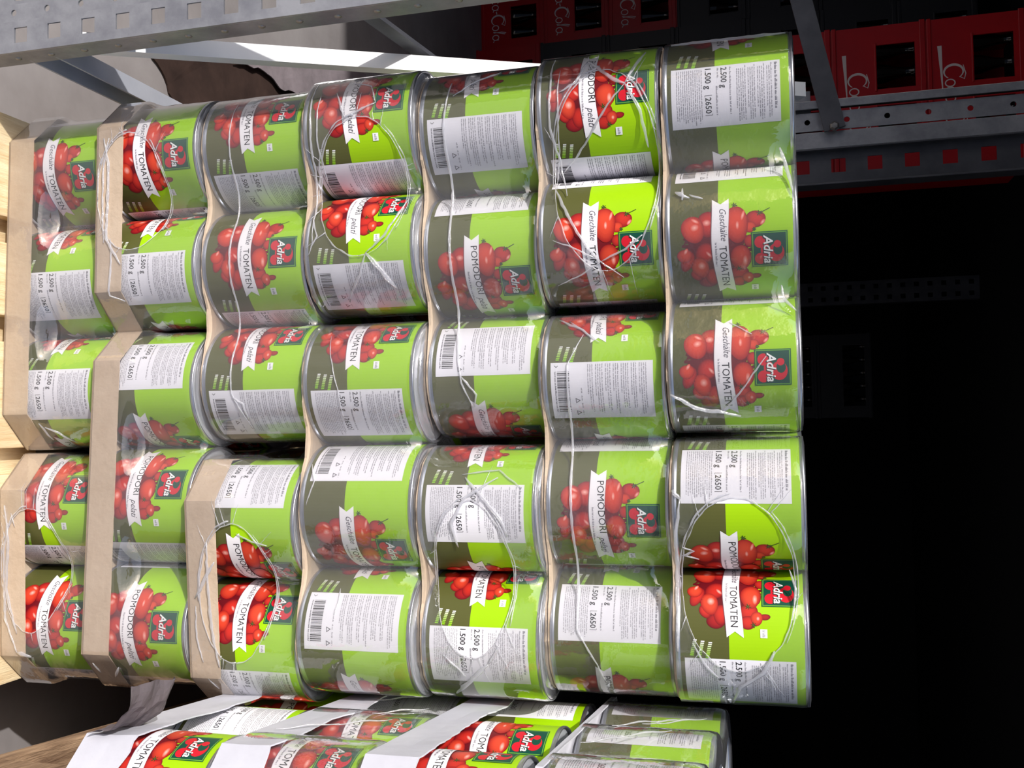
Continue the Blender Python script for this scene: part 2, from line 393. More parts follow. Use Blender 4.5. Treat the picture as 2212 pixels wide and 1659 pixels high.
BODY_ME, LID_ME = can_meshes()
PROTO = [('body', BODY_ME), ('lid', LID_ME), ('label', LABEL_ME)]
def make_can(loc, rotz, label, group=None):
    o = thing('tomato_can', label, 'can', loc, rotz, group)
    for nm, me in PROTO: link(nm, me, o)
    return o

# ------------------------------------------------------------------ a pack: cans, cardboard tray, shrink film
D = 0.155; RF = 0.0779; HT = 0.149
def sag(s, s0=0.045):
    """how far the film sinks between two cans, s from the nearer can's middle"""
    g = lambda q: RF-sqrt(max(1e-9, RF*RF-q*q))
    if s <= s0: return g(s)
    sl = s0/sqrt(RF*RF-s0*s0); m = D/2-s0; t = s-s0
    return g(s0)+sl*(t-t*t/(2*m))
def outline(nx, ny, octo=False, off=0.0, sagk=1.0, oct_open=True):
    """closed-on-three-sides outline, from the back of the left flank, round the front, to the back of the right flank.
    returns a list of (x, y, nx, ny); the middle of the front row is the origin, y grows away from the viewer"""
    W = (nx-1)*D/2; pts = []; r = RF+off
    def edge(p, q, n, cans):
        L = (Vector(q)-Vector(p)).length; N = 16*max(1, cans)
        for i in range(N):
            u = i/N; s = u*L; k = s % D; k = min(k, D-k)
            d = 0 if octo else sag(k)*sagk
            vw = max(0.0, (k-0.045)/(D/2-0.045))**1.5
            x = p[0]+(q[0]-p[0])*u; y = p[1]+(q[1]-p[1])*u
            pts.append((x+n[0]*(r-d), y+n[1]*(r-d), n[0], n[1], vw))
    def corner(c, a0, a1):
        N = 12
        for i in range(N):
            a = a0+(a1-a0)*i/N
            rr = r
            if octo:
                dd = abs((a-a0)/(a1-a0))*90; near = min(dd, abs(dd-45), 90-dd); rr = r/cos(radians(near))
            pts.append((c[0]+rr*cos(a), c[1]+rr*sin(a), cos(a), sin(a), 0.0))
    yb = (ny-1)*D
    edge((-W, yb), (-W, 0), (-1, 0), ny-1)
    corner((-W, 0), pi, 1.5*pi)
    edge((-W, 0), (W, 0), (0, -1), nx-1)
    corner((W, 0), 1.5*pi, 2*pi)
    edge((W, 0), (W, yb), (1, 0), ny-1)
    pts.append((W+r, yb, 1, 0, 0.0))
    return pts
def tray_mesh(nx, ny, lip, seed, m, t=0.003):
    """flat board shaped to the pack, or a tray whose lip has chamfered corners"""
    bm = bmesh.new(); rnd = random.Random(seed)
    pts = [q[:4] for q in outline(nx, ny, octo=lip > 0, off=(0.0012 if lip else -0.0035), sagk=0.55)]
    jit = [0 if lip else rnd.uniform(-0.0016, 0.0012) for _ in pts]
    lo = [bm.verts.new((x+a*j, y+b*j, 0)) for (x, y, a, b), j in zip(pts, jit)]
    hi = [bm.verts.new((x+a*j, y+b*j, t)) for (x, y, a, b), j in zip(pts, jit)]
    n = len(pts)
    bm.faces.new(lo[::-1]); bm.faces.new(hi)
    for i in range(n):
        j = (i+1) % n; bm.faces.new((lo[i], lo[j], hi[j], hi[i]))
    if lip:
        def wall(off0, off1, z0, z1f):
            a = [bm.verts.new((x+p*off0, y+q*off0, z0)) for x, y, p, q in pts]
            b = [bm.verts.new((x+p*off1, y+q*off1, z1f(i))) for i, (x, y, p, q) in enumerate(pts)]
            for i in range(n-1): bm.faces.new((a[i], a[i+1], b[i+1], b[i]))
            return a, b
        tear = [0.0008*noise.noise((i*0.9, seed, 0)) for i in range(n)]
        zt = lambda i: lip+tear[i]
        a, b = wall(0.0, 0.0, 0.0, zt); c, d = wall(-0.0011, -0.0011, t, zt)
        for i in range(n-1): bm.faces.new((b[i], b[i+1], d[i+1], d[i]))
    bmesh.ops.recalc_face_normals(bm, faces=bm.faces)
    return mesh_of(bm, 'cardboard_tray', m)

class Film:
    def __init__(s, nx, ny, lip, seed):
        s.nx, s.ny, s.lip, s.seed = nx, ny, lip, seed
        s.round = outline(nx, ny); s.oct = outline(nx, ny, octo=True, off=0.0022)
    def blend(s, z):
        if not s.lip: return 0.0
        u = min(1, max(0, (s.lip+0.030-z)/0.026)); return u*u*(3-2*u)
    def prof(s, z):
        """inward pull near the top"""
        return 0.0
    def front_y(s, x, z):
        W = (s.nx-1)*D/2; xx = abs(x) if s.nx % 2 else abs(abs(x)-D/2) if abs(x) <= W else abs(abs(x)-W)
        if abs(x) <= W:
            k = (x+W) % D; k = min(k, D-k); yr = -(RF-sag(k)*s.sk(z))
            yo = -(RF+0.0022)
        else:
            q = abs(x)-W; q = min(q, RF*0.995); yr = -sqrt(RF*RF-q*q)
            rr = RF+0.0022; yo = -min(rr, max(0.002, rr*sqrt(2)-q))
        u = s.blend(z); return yr*(1-u)+yo*u
    def sk(s, z):
        return 0.72+0.35*sin(pi*min(1, max(0, z/HT)))
    def wob(s, x, y, z):
        return 0.0009*noise.noise((x*34+s.seed, y*34, z*22))+0.0004*noise.noise((x*90, y*90+s.seed, z*70))
    def mesh(s, hole=None, m=None):
        bm = bmesh.new()
        zs = [0.0025+i*(0.1385-0.0025)/27 for i in range(28)]
        rows = [(z, 0.0) for z in zs]+[(0.1425, 0.0004), (0.1455, 0.0016), (0.1472, 0.004), (0.1480, 0.008), (0.1482, 0.016), (0.1482, 0.026), (0.1482, 0.038), (0.1478, 0.046)]
        grid = []
        for z, inn in rows:
            u = s.blend(z); row = []; sk = s.sk(z)
            for i, ((x, y, a, b, vw), (xo, yo, a2, b2, _)) in enumerate(zip(s.round, s.oct)):
                px = x*(1-u)+xo*u; py = y*(1-u)+yo*u
                # film pulled a little more or less than the plain sag
                w = s.wob(px, py, z)
                w = w if w > 0 else w*0.25
                q = min(1, max(0, (z-0.108)/0.036)); w -= 0.017*vw*q*q*(1.5-0.5*q)
                row.append(bm.verts.new((px+a*(w-inn), py+b*(w-inn), z)))
            grid.append(row)
        n = len(s.round)
        for r in range(len(rows)-1):
            for i in range(n-1): bm.faces.new((grid[r][i], grid[r][i+1], grid[r+1][i+1], grid[r+1][i]))
        if hole:
            hx, hz, ra, rz = hole
            E = lambda v: sqrt(((v.co.x-hx)/ra)**2+((v.co.z-hz)/rz)**2)
            front = lambda v: v.co.y < 0.0
            kill = [f for f in bm.faces if all(front(v) for v in f.verts) and f.normal is not None and E_c(f, hx, hz, ra, rz) < 1.0 and f.calc_center_median().y < 0]
            bmesh.ops.delete(bm, geom=kill, context='FACES')
            for v in bm.verts:
                if v.is_boundary and v.co.y < 0 and 0.45 < E(v) < 1.6 and v.co.z > 0.004 and v.co.z < 0.1462:
                    e = E(v); x = hx+(v.co.x-hx)/e; z = hz+(v.co.z-hz)/e
                    v.co = Vector((x, s.front_y(x, z)-0.0004, z))
        return mesh_of(bm, 'shrink_film', m or MT['film'], True)
    def rope(s, bm, pts, rad, jit=0.25, seed=0, squash=0.4, lift=0.0004, seg=7):
        rnd = random.Random(seed); P = []; Rr = []; N = len(pts)
        for i, (x, z) in enumerate(pts):
            r = (rad[i] if hasattr(rad, '__len__') else rad)*(1+rnd.uniform(-jit, jit)*1.4)
            P.append(Vector((x, s.front_y(x, z)-lift-r*0.4, z))); Rr.append(max(0.00012, r))
        tube(bm, P, Rr, seg, squash)
def E_c(f, hx, hz, ra, rz):
    c = f.calc_center_median(); return sqrt(((c.x-hx)/ra)**2+((c.z-hz)/rz)**2)
def jag(p, q, n, amp, rnd):
    out = []
    for i in range(n+1):
        u = i/n; e = sin(pi*u)
        out.append((p[0]+(q[0]-p[0])*u+rnd.uniform(-amp, amp)*e, p[1]+(q[1]-p[1])*u+rnd.uniform(-amp, amp)*e))
    return out

def hole_rim(F, hole, seed, nspokes=12, thick=0.00095):
    """the bunched edge of the opening in the film, with folds running out from it"""
    hx, hz, ra, rz = hole; rnd = random.Random(seed); bm = bmesh.new()
    W = (F.nx-1)*D/2+RF*0.93
    el = lambda t, k=1.0: (max(-W, min(W, hx+ra*k*cos(t))), max(0.004, min(0.1445, hz+rz*k*sin(t))))
    N = 90
    pts = [el(2*pi*i/N, 1+0.025*noise.noise((i*0.35, seed, 0))) for i in range(N+1)]
    F.rope(bm, pts, [thick*(0.55+0.9*abs(noise.noise((i*0.16, seed*3.1, 2)))) for i in range(N+1)], 0.3, seed)
    pts = [el(2*pi*i/N, 1.05+0.03*noise.noise((i*0.3, seed, 5))) for i in range(int(N*0.15), int(N*0.42))]
    F.rope(bm, pts, thick*0.7, 0.5, seed+1)
    pts = [el(2*pi*i/N, 1.045+0.03*noise.noise((i*0.3, seed, 9))) for i in range(int(N*0.52), int(N*0.78))]
    F.rope(bm, pts, thick*0.8, 0.5, seed+2)
    for k in range(nspokes):
        t = rnd.uniform(0, 2*pi); e = rnd.uniform(1.12, 1.55); n = 7
        a = el(t); b = el(t+rnd.uniform(-0.12, 0.12), e)
        F.rope(bm, jag(a, b, n, 0.0006, rnd), [thick*0.55*(1-i/n)+0.00012 for i in range(n+1)], 0.3, seed+k)
    return mesh_of(bm, 'hole_rim', MT['fold'], True)
def creases(F, lines, seed, parent):
    """folds and weld seams lying on the film, one part each: lines = [(points, radius, waviness)]"""
    rnd = random.Random(seed)
    for i, (pts, rad, amp) in enumerate(lines):
        bm = bmesh.new(); out = []
        for p, q in zip(pts[:-1], pts[1:]):
            n = max(3, int(math.hypot(q[0]-p[0], q[1]-p[1])/0.006)); out += jag(p, q, n, amp, rnd)[:-1]
        out.append(pts[-1]); m = len(out)
        F.rope(bm, out, [rad*(0.35+0.65*min(1, 4*min(j, m-1-j)/m+0.1)) for j in range(m)], 0.18, seed+i, 0.5)
        link('film_crease', mesh_of(bm, 'film_crease', MT['fold'], True), parent)

ORD = ['first', 'second', 'third', 'fourth', 'fifth', 'sixth', 'seventh']
# column (from the photo's left), cans from the photo's top: (x, y, label turn) solved from the photograph
CANS = {
 1: [(0.0812, 0.0883, 13.0), (0.2361, 0.0837, 293.5), (0.3911, 0.0791, 276.0), (0.5541, 0.0739, 332.5), (0.709, 0.0763, 341.5)],
 2: [(0.0779, 0.078, 5.0), (0.2328, 0.0744, 284.5), (0.3915, 0.0692, 247.5), (0.5462, 0.0597, 153.0), (0.7009, 0.0502, 171.0)],
 3: [(0.0767, 0.0864, 329.0), (0.2317, 0.0845, 351.5), (0.3866, 0.0825, 126.0), (0.5622, 0.0512, 232.0), (0.7169, 0.0603, 319.0)],
 4: [(0.0701, 0.0753, 156.0), (0.2251, 0.077, 133.0), (0.3905, 0.0699, 306.0), (0.5451, 0.059, 40.0), (0.6997, 0.0481, 74.0)],
 5: [(0.0751, 0.0903, 116.5), (0.2298, 0.0999, 212.5), (0.3845, 0.1096, 67.5), (0.5486, 0.0664, 273.5), (0.7033, 0.0746, 282.5)],
 6: [(0.0696, 0.0859, 169.0), (0.2246, 0.0853, 14.5), (0.3887, 0.0915, 108.0), (0.5435, 0.0987, 190.0), (0.6984, 0.106, 247.5)],
 7: [(0.0715, 0.0797, 279.0), (0.2265, 0.078, 21.5), (0.3815, 0.0763, 3.0), (0.542, 0.0794, 243.0), (0.697, 0.0848, 307.5)]}
SPLIT = {1: 3, 2: 2, 3: 3, 4: 2, 5: 3, 6: 2, 7: 3}
LIP = {(1, 0): 0.040, (1, 1): 0.040, (2, 0): 0.040, (2, 1): 0.040, (3, 1): 0.042}
SHOWS = {279: 'the weight panel', 21.5: 'a white ribbon and tomatoes', 3: 'a white ribbon and tomatoes'}
def shows(rot):
    """which side of the wrap faces the viewer"""
    a = (-rot) % 360
    best = min([(0, 'German tomato ribbon'), (87.5, 'weight panel'), (180, 'Italian tomato ribbon'), (267.5, 'barcode panel')], key=lambda q: min(abs(a-q[0]), 360-abs(a-q[0])))
    return best[1]
# openings in the film of the packs that turn a short end to the viewer: (x, z, half width, half height) seen from the pack's middle
HOLES = {(1, 1): (-0.004, 0.048, 0.082, 0.044), (2, 0): (-0.022, 0.050, 0.078, 0.047), (3, 1): (0.004, 0.064, 0.086, 0.046),
         (4, 0): (0.002, 0.076, 0.086, 0.058), (5, 1): (-0.004, 0.066, 0.092, 0.047), (6, 0): (0.004, 0.082, 0.118, 0.062), (7, 1): (0.004, 0.072, 0.096, 0.062)}
# weld seams and folds: points (x, z) from the pack's middle
LINES = {
 (3, 0): [([(-0.21, 0.043), (-0.1, 0.043), (0.1, 0.044), (0.17, 0.046), (0.205, 0.060), (0.215, 0.062)], 0.0013, 0.0003), ([(0.175, 0.046), (0.183, 0.06), (0.205, 0.062)], 0.0014, 0.0009)],
 (5, 0): [([(-0.21, 0.040), (-0.15, 0.034), (0.0, 0.037), (0.10, 0.038), (0.16, 0.046), (0.19, 0.058)], 0.0017, 0.0003), ([(-0.19, 0.045), (-0.21, 0.075), (-0.22, 0.10)], 0.0012, 0.0008), ([(0.15, 0.044), (0.175, 0.064), (0.19, 0.06)], 0.0012, 0.0008)],
 (6, 1): [([(-0.205, 0.050), (-0.17, 0.033), (-0.05, 0.032), (0.06, 0.034), (0.14, 0.036), (0.18, 0.058), (0.205, 0.066)], 0.0015, 0.0002), ([(-0.225, 0.015), (-0.21, 0.05), (-0.20, 0.06)], 0.0014, 0.001), ([(-0.222, 0.03), (-0.205, 0.055), (-0.195, 0.07)], 0.001, 0.001)],
 (6, 0): [([(-0.13, 0.062), (-0.10, 0.094), (-0.093, 0.108)], 0.0022, 0.0008), ([(-0.093, 0.108), (-0.07, 0.088), (-0.04, 0.066), (0.0, 0.03)], 0.0014, 0.0008), ([(-0.093, 0.108), (-0.135, 0.13)], 0.0018, 0.0008),
          ([(-0.093, 0.108), (-0.06, 0.125), (-0.02, 0.132)], 0.0018, 0.0006), ([(0.02, 0.02), (0.06, 0.04), (0.095, 0.06), (0.112, 0.075)], 0.0018, 0.0009), ([(0.112, 0.075), (0.10, 0.105), (0.085, 0.125)], 0.0012, 0.0008),
          ([(0.112, 0.075), (0.125, 0.05), (0.135, 0.02)], 0.0008, 0.0008), ([(0.085, 0.02), (0.098, 0.05), (0.112, 0.075), (0.13, 0.10)], 0.0009, 0.0009), ([(-0.09, 0.03), (-0.10, 0.05), (-0.13, 0.062)], 0.0016, 0.001),
          ([(-0.14, 0.02), (-0.05, 0.018), (0.03, 0.035)], 0.0014, 0.001), ([(-0.12, 0.03), (-0.05, 0.028), (0.02, 0.022)], 0.0009, 0.001)],
 (4, 0): [([(0.085, 0.085), (0.10, 0.098), (0.128, 0.118)], 0.0026, 0.0009), ([(0.085, 0.085), (0.11, 0.075), (0.14, 0.05)], 0.0016, 0.0006), ([(0.02, 0.135), (0.065, 0.11), (0.085, 0.085)], 0.0016, 0.0009), ([(0.035, 0.012), (0.06, 0.02), (0.085, 0.008)], 0.001, 0.0008),
          ([(-0.10, 0.10), (-0.085, 0.06), (-0.12, 0.045)], 0.0014, 0.0008), ([(-0.10, 0.10), (-0.125, 0.09), (-0.135, 0.06)], 0.0010, 0.0008), ([(-0.14, 0.012), (-0.08, 0.014), (0.0, 0.012), (0.07, 0.014)], 0.0013, 0.001), ([(-0.12, 0.024), (-0.06, 0.022), (-0.01, 0.026)], 0.0010, 0.001)],
 (5, 1): [([(-0.122, 0.10), (-0.10, 0.062), (-0.07, 0.045), (-0.04, 0.05)], 0.0018, 0.0008), ([(-0.122, 0.06), (-0.095, 0.088), (-0.075, 0.105), (-0.055, 0.112)], 0.0022, 0.0008), ([(0.085, 0.030), (0.105, 0.050), (0.112, 0.055)], 0.0013, 0.0006),
          ([(0.095, 0.085), (0.11, 0.068), (0.14, 0.035)], 0.0028, 0.0009), ([(0.07, 0.10), (0.095, 0.085)], 0.0016, 0.0008), ([(0.0, 0.118), (0.05, 0.112)], 0.0008, 0.0004), ([(-0.125, 0.055), (-0.13, 0.10), (-0.11, 0.13)], 0.0010, 0.0006)],
 (7, 1): [([(0.075, 0.11), (0.10, 0.098), (0.12, 0.072), (0.146, 0.062)], 0.0022, 0.0006), ([(-0.09, 0.012), (-0.05, 0.006), (0.02, 0.005), (0.08, 0.006)], 0.0022, 0.0008), ([(0.07, 0.022), (0.095, 0.036), (0.11, 0.05)], 0.0012, 0.0007),
          ([(-0.01, 0.128), (0.01, 0.134), (0.03, 0.132)], 0.0015, 0.0004), ([(-0.035, 0.012), (-0.03, 0.025), (-0.025, 0.012), (-0.02, 0.03)], 0.0012, 0.001), ([(-0.09, 0.012), (-0.10, 0.004)], 0.003, 0.001)],
 (7, 0): [([(0.19, 0.004), (0.205, 0.03), (0.215, 0.08)], 0.0022, 0.001), ([(0.21, 0.06), (0.19, 0.08), (0.15, 0.11)], 0.0010, 0.0007), ([(-0.222, 0.01), (-0.222, 0.08), (-0.222, 0.14)], 0.0014, 0.001), ([(-0.085, 0.13), (-0.07, 0.135), (-0.03, 0.143)], 0.0022, 0.0006),
          ([(0.07, 0.128), (0.085, 0.13), (0.10, 0.143)], 0.0018, 0.0006), ([(-0.04, 0.014), (-0.032, 0.03)], 0.0022, 0.001), ([(-0.045, 0.022), (-0.03, 0.022)], 0.0016, 0.001), ([(-0.036, 0.03), (-0.03, 0.045)], 0.0014, 0.001), ([(0.11, 0.07), (0.125, 0.095)], 0.0008, 0.0004)],
 (2, 0): [([(-0.095, 0.012), (-0.06, 0.020), (-0.02, 0.020), (0.04, 0.018), (0.075, 0.040)], 0.0022, 0.0006), ([(-0.095, 0.02), (-0.055, 0.012), (0.0, 0.012), (0.045, 0.014)], 0.0016, 0.001), ([(0.04, 0.024), (0.07, 0.026), (0.115, 0.022), (0.122, 0.040)], 0.0016, 0.0007)],
 (2, 1): [([(0.205, 0.045), (0.22, 0.030)], 0.0020, 0.0006), ([(0.20, 0.01), (0.215, 0.012)], 0.0012, 0.0005)],
 (1, 0): [([(0.205, 0.055), (0.212, 0.07), (0.226, 0.085)], 0.0014, 0.001), ([(0.20, 0.05), (0.222, 0.055)], 0.0014, 0.001)],
 (1, 1): [([(-0.09, 0.01), (-0.04, 0.016), (0.02, 0.012), (0.08, 0.028)], 0.0024, 0.001), ([(-0.075, 0.02), (-0.03, 0.008), (0.06, 0.010), (0.105, 0.028)], 0.0020, 0.0008), ([(0.105, 0.028), (0.11, 0.05)], 0.0026, 0.0012), ([(-0.08, 0.02), (-0.062, 0.026)], 0.0012, 0.0005)],
 (3, 1): [([(-0.035, 0.040), (-0.02, 0.030), (-0.005, 0.022), (0.01, 0.012)], 0.0024, 0.0012), ([(-0.06, 0.030), (-0.01, 0.030), (0.05, 0.034), (0.095, 0.042)], 0.0020, 0.0008), ([(0.02, 0.012), (0.06, 0.012), (0.09, 0.02)], 0.0012, 0.0007), ([(-0.07, 0.07), (-0.06, 0.09), (-0.055, 0.11)], 0.001, 0.0004), ([(0.11, 0.026), (0.128, 0.03)], 0.001, 0.0004)],
 (4, 1): [([(0.10, 0.05), (0.115, 0.052), (0.13, 0.05)], 0.0010, 0.0004), ([(-0.21, 0.03), (-0.14, 0.05), (-0.10, 0.052)], 0.0007, 0.0006), ([(-0.05, 0.012), (-0.03, 0.02), (0.0, 0.012)], 0.0009, 0.0009)],
}
for t in range(1, 8):
    n1 = SPLIT[t]
    for pk in (0, 1):
        ks = list(range(0, n1)) if pk == 0 else list(range(n1, 5))
        n = len(ks); lip = LIP.get((t, pk), 0.0)
        a = Vector(CANS[t][ks[0]][:2]); b = Vector(CANS[t][ks[-1]][:2])
        yaw = math.atan2(b.y-a.y, b.x-a.x); mid = (a+b)/2; z0 = (t-1)*HT
        place = lambda lx, ly: (mid.x+lx*cos(yaw)-ly*sin(yaw), mid.y+lx*sin(yaw)+ly*cos(yaw))
        pname = ('upper' if pk == 0 else 'lower')
        for q, k in enumerate(ks):
            lx = -(n-1)*D/2+q*D; x, y = place(lx, 0); r = CANS[t][k][2]
            make_can((x, y, z0+0.003), radians(r),
                     'can turned to its %s, %s from photo top, %s column from left' % (shows(r), ORD[k], ORD[t-1]))
        for q, k in enumerate(ks):
            lx = -(n-1)*D/2+q*D; x, y = place(lx, D)
            make_can((x, y, z0+0.003), radians((k*77+t*131) % 360), 'green tomato can hidden in the second row behind the front cans', 'cans hidden in the second row')
        tr = link('cardboard_tray', tray_mesh(n, 2, lip, t*10+pk, MT['kraft']), None, (mid.x, mid.y, z0), (0, 0, yaw))
        tag(tr, ('high-edged brown tray' if lip else 'flat brown cardboard')+' under %s pack of %d cans, %s column from photo left' % (pname, n, ORD[t-1]), 'tray')
        F = Film(n, 2, lip, t*7.3+pk*3.1)
        hole = HOLES.get((t, pk))
        fo = link('shrink_film', F.mesh(hole), None, (mid.x, mid.y, z0), (0, 0, yaw))
        tag(fo, 'clear film %s around %s %d cans, %s column from photo left' % ('with oval opening' if hole else 'without opening', pname, n, ORD[t-1]), 'plastic film')
        if hole: link('hole_rim', hole_rim(F, hole, t*11+pk), fo)
        creases(F, LINES.get((t, pk), []), t*5+pk, fo)

# ------------------------------------------------------------------ the pallets
def pallet(name, label, x0, y0, zt, w, l, H, m, rotz=0, boards=(0.142, 0.1, 0.145, 0.1, 0.145), group=None):
    """x0, y0 = front left corner, zt = height of its top, boards run away from the viewer"""
    o = thing(name, label, 'pallet', (x0, y0, zt-H), rotz, group)
    gap = (w-sum(boards))/(len(boards)-1); x = 0
    for i, bw in enumerate(boards):
        bm = bmesh.new(); box(bm, (x, 0, H-0.022), (x+bw, l, H), 0.002)
        link('deck_board', mesh_of(bm, 'deck_board', m), o); x += bw+gap
    for y in (0.0, l/2-0.072, l-0.145):
        bm = bmesh.new(); box(bm, (0, y, H-0.044), (w, y+0.145, H-0.022), 0.002); link('stringer_board', mesh_of(bm, 'stringer_board', m), o)
        for xx in (0, w/2-0.05, w-0.1):
            bm = bmesh.new(); box(bm, (xx, y, 0.022), (xx+0.1, y+0.145, H-0.044), 0.003); link('block', mesh_of(bm, 'block', m), o)
    for xx in (0, w/2-0.05, w-0.1):
        bm = bmesh.new(); box(bm, (xx, 0, 0), (xx+0.1, l, 0.022), 0.002); link('bottom_board', mesh_of(bm, 'bottom_board', m), o)
    return o
pallet('wooden_pallet', 'light pine pallet under the tall stack of cans, at the photo\'s left edge', 0.008, -0.055, 0.0, 0.775, 1.2, 0.144, MT['wood'])

# ------------------------------------------------------------------ the neighbouring stack
NROT = radians(-6.0); NO = Vector((0.838, -0.208))
nd = Vector((0.107, 0.994)); nr = Vector((0.994, -0.107))
NZ = [0.325, 0.480, 0.632, 0.797]
NTURN = {(3, 0): 178, (3, 1): 175, (3, 2): 172, (2, 0): 262, (2, 1): 290, (2, 2): 184, (1, 0): 285, (1, 1): 280, (1, 2): 190, (0, 0): 285, (0, 1): 200, (0, 2): 150}
def nplace(col, row): p = NO+nd*(0.157*row)+nr*(0.157*col); return p.x, p.y
TIER = ['lowest', 'second', 'third', 'topmost']; ROWN = ['nearest', 'middle', 'farthest']
for k, z in enumerate(NZ):
    for row in (0, 1, 2):
        x, y = nplace(0, row)
        make_can((x, y, z+0.003), radians(NTURN[(k, row)]), 'can in the stack at the photo\'s bottom edge, %s layer, %s one' % (TIER[k], ROWN[row]))
        x, y = nplace(1, row)
        make_can((x, y, z+0.003), radians((k*50+row*90) % 360), 'green tomato can hidden behind the others in the stack at photo bottom', 'cans hidden in the neighbouring stack')
def side_tray(lip, seed, m, jagged):
    """tray of the neighbouring stack, its long side running away from the viewer; origin at the nearest can"""
    bm = bmesh.new(); rnd = random.Random(seed); r = 0.0795; L = 2*0.157
    path = []
    def seg(p, q, n):
        for i in range(n): path.append((p[0]+(q[0]-p[0])*i/n, p[1]+(q[1]-p[1])*i/n))
    c = 0.034; W = 0.157+r
    seg((-r, L+r-c), (-r, -r+c), 40); seg((-r, -r+c), (-r+c, -r), 8); seg((-r+c, -r), (W-c, -r), 20); seg((W-c, -r), (W, -r+c), 6); seg((W, -r+c), (W, L+r-c), 20)
    seg((W, L+r-c), (W-c, L+r), 5); seg((W-c, L+r), (-r+c, L+r), 14); seg((-r+c, L+r), (-r, L+r-c), 5)
    n = len(path); top = []
    for i, (x, y) in enumerate(path):
        h = lip*(1+jagged*(0.14*noise.noise((x*9, y*9, seed))+0.05*noise.noise((x*60, y*60, seed)))); top.append(h)
    for inn, flip in ((0, 0), (0.0016, 1)):
        cx, cy = 0.078, 0.157
        sh = lambda x, y: (x-(inn if x > cx else -inn), y-(inn if y > cy else -inn))
        a = [bm.verts.new((*sh(x, y), 0)) for x, y in path]
        b = [bm.verts.new((*sh(x, y), 0.55*top[i])) for i, (x, y) in enumerate(path)]
        d = [bm.verts.new((sh(x, y)[0]-0.004*jagged*(noise.noise((x*14, y*14, 3+seed))+0.3)*(1 if x < 0 else 0), sh(x, y)[1], top[i])) for i, (x, y) in enumerate(path)]
        for i in range(n):
            j = (i+1) % n; bm.faces.new((a[i], a[j], b[j], b[i])); bm.faces.new((b[i], b[j], d[j], d[i]))
        if inn == 0: bm.faces.new(a); T0 = d
        else:
            for i in range(n):
                j = (i+1) % n; bm.faces.new((T0[i], T0[j], d[j], d[i]))
    bmesh.ops.recalc_face_normals(bm, faces=bm.faces)
    return mesh_of(bm, 'cardboard_tray', m, False)
def flap(w, h, curl, seed, bend=1.0):
    """a torn piece of board curling outward, hinged along y"""
    bm = bmesh.new(); nu, nv = 14, 12; g = []
    for i in range(nu+1):
        row = []
        for j in range(nv+1):
            u, v = i/nu, j/nv
            y = w*(u-0.5); ang = curl*v**1.5
            x = -h*v*sin(ang)*bend; z = h*v*cos(ang*0.8)
            rag = 1+0.16*noise.noise((u*5, seed, v*2)) if j > nv-4 else 1
            x += 0.006*noise.noise((u*3, v*3, seed+2)); z = z*rag+0.004*noise.noise((u*6, v*3, seed))
            row.append(bm.verts.new((x, y, z)))
        g.append(row)
    for i in range(nu):
        for j in range(nv): bm.faces.new((g[i][j], g[i+1][j], g[i+1][j+1], g[i][j+1]))
    geom = bmesh.ops.solidify(bm, geom=bm.faces[:], thickness=0.0016)
    return mesh_of(bm, 'torn_flap', MT['greyboard'])
for k, z in enumerate(NZ):
    lip = (0.056, 0.052, 0.054, 0.007)[k]
    tr = link('cardboard_tray', side_tray(lip, k+1, MT['whiteboard'], 1.0 if k < 3 else 0.3), None, (NO.x, NO.y, z), (0, 0, NROT))
    tag(tr, ('torn white cardboard tray' if k < 3 else 'low white cardboard tray')+' holding the %s layer of the stack along the photo\'s bottom edge' % TIER[k], 'tray')
    if k == 0:
        link('torn_flap', flap(0.075, 0.062, 0.9, 4), tr, (-0.0815, -0.02, 0.010), (0, 0, 0))
def side_film(seed):
    """film over the left flank of a neighbouring pack"""
    bm = bmesh.new(); P = []; L = 2*0.157; r = 0.0806
    for i in range(10): a = pi*1.5-i/10*pi/2; P.append((r*cos(a), r*sin(a), cos(a), sin(a)))
    N = 36
    for i in range(N):
        y = L*i/N; q = y % 0.157; q = min(q, 0.157-q); P.append((-r+sag(min(q, D/2))*0.8, y, -1, 0))
    for i in range(11): a = pi-i/10*pi/2; P.append((r*cos(a), L+r*sin(a), cos(a), sin(a)))
    P = [(0.157, -r, 0, -1)]+P+[(0.157, L+r, 0, 1)]
    rows = [(0.003+0.0104*i, 0.0) for i in range(14)]+[(0.1455, 0.0016), (0.1478, 0.005), (0.1484, 0.016), (0.1484, 0.034)]
    g = []
    for z, inn in rows:
        g.append([])
        for x, y, a, b in P:
            w = abs(0.0014*noise.noise((x*30+seed, y*30, z*20)))-inn; g[-1].append(bm.verts.new((x+a*w, y+b*w, z)))
    for i in range(len(rows)-1):
        for j in range(len(P)-1): bm.faces.new((g[i][j], g[i][j+1], g[i+1][j+1], g[i+1][j]))
    return mesh_of(bm, 'shrink_film', MT['film'], True)
for k in (1, 3):
    f = link('shrink_film', side_film(k*3.3), None, (NO.x, NO.y, NZ[k]+0.0008), (0, 0, NROT))
    tag(f, 'clear shrink film over the %s layer of the stack along the photo\'s bottom edge' % TIER[k], 'plastic film')
    rnd = random.Random(k)
    for q in range(5):
        bm = bmesh.new(); y0 = rnd.uniform(-0.02, 0.30); pts = [Vector((-0.0822+0.001*sin(u*9), y0+0.05*u, 0.02+0.03*q*0.5+0.05*u)) for u in [i/8 for i in range(9)]]
        tube(bm, pts, [0.0009*(1-abs(u-4)/5)+0.0002 for u in range(9)], 6)
        link('film_crease', mesh_of(bm, 'film_crease', MT['fold'], True), f)
px, py = (NO+nd*(-0.15)+nr*(-0.048)).to_tuple()
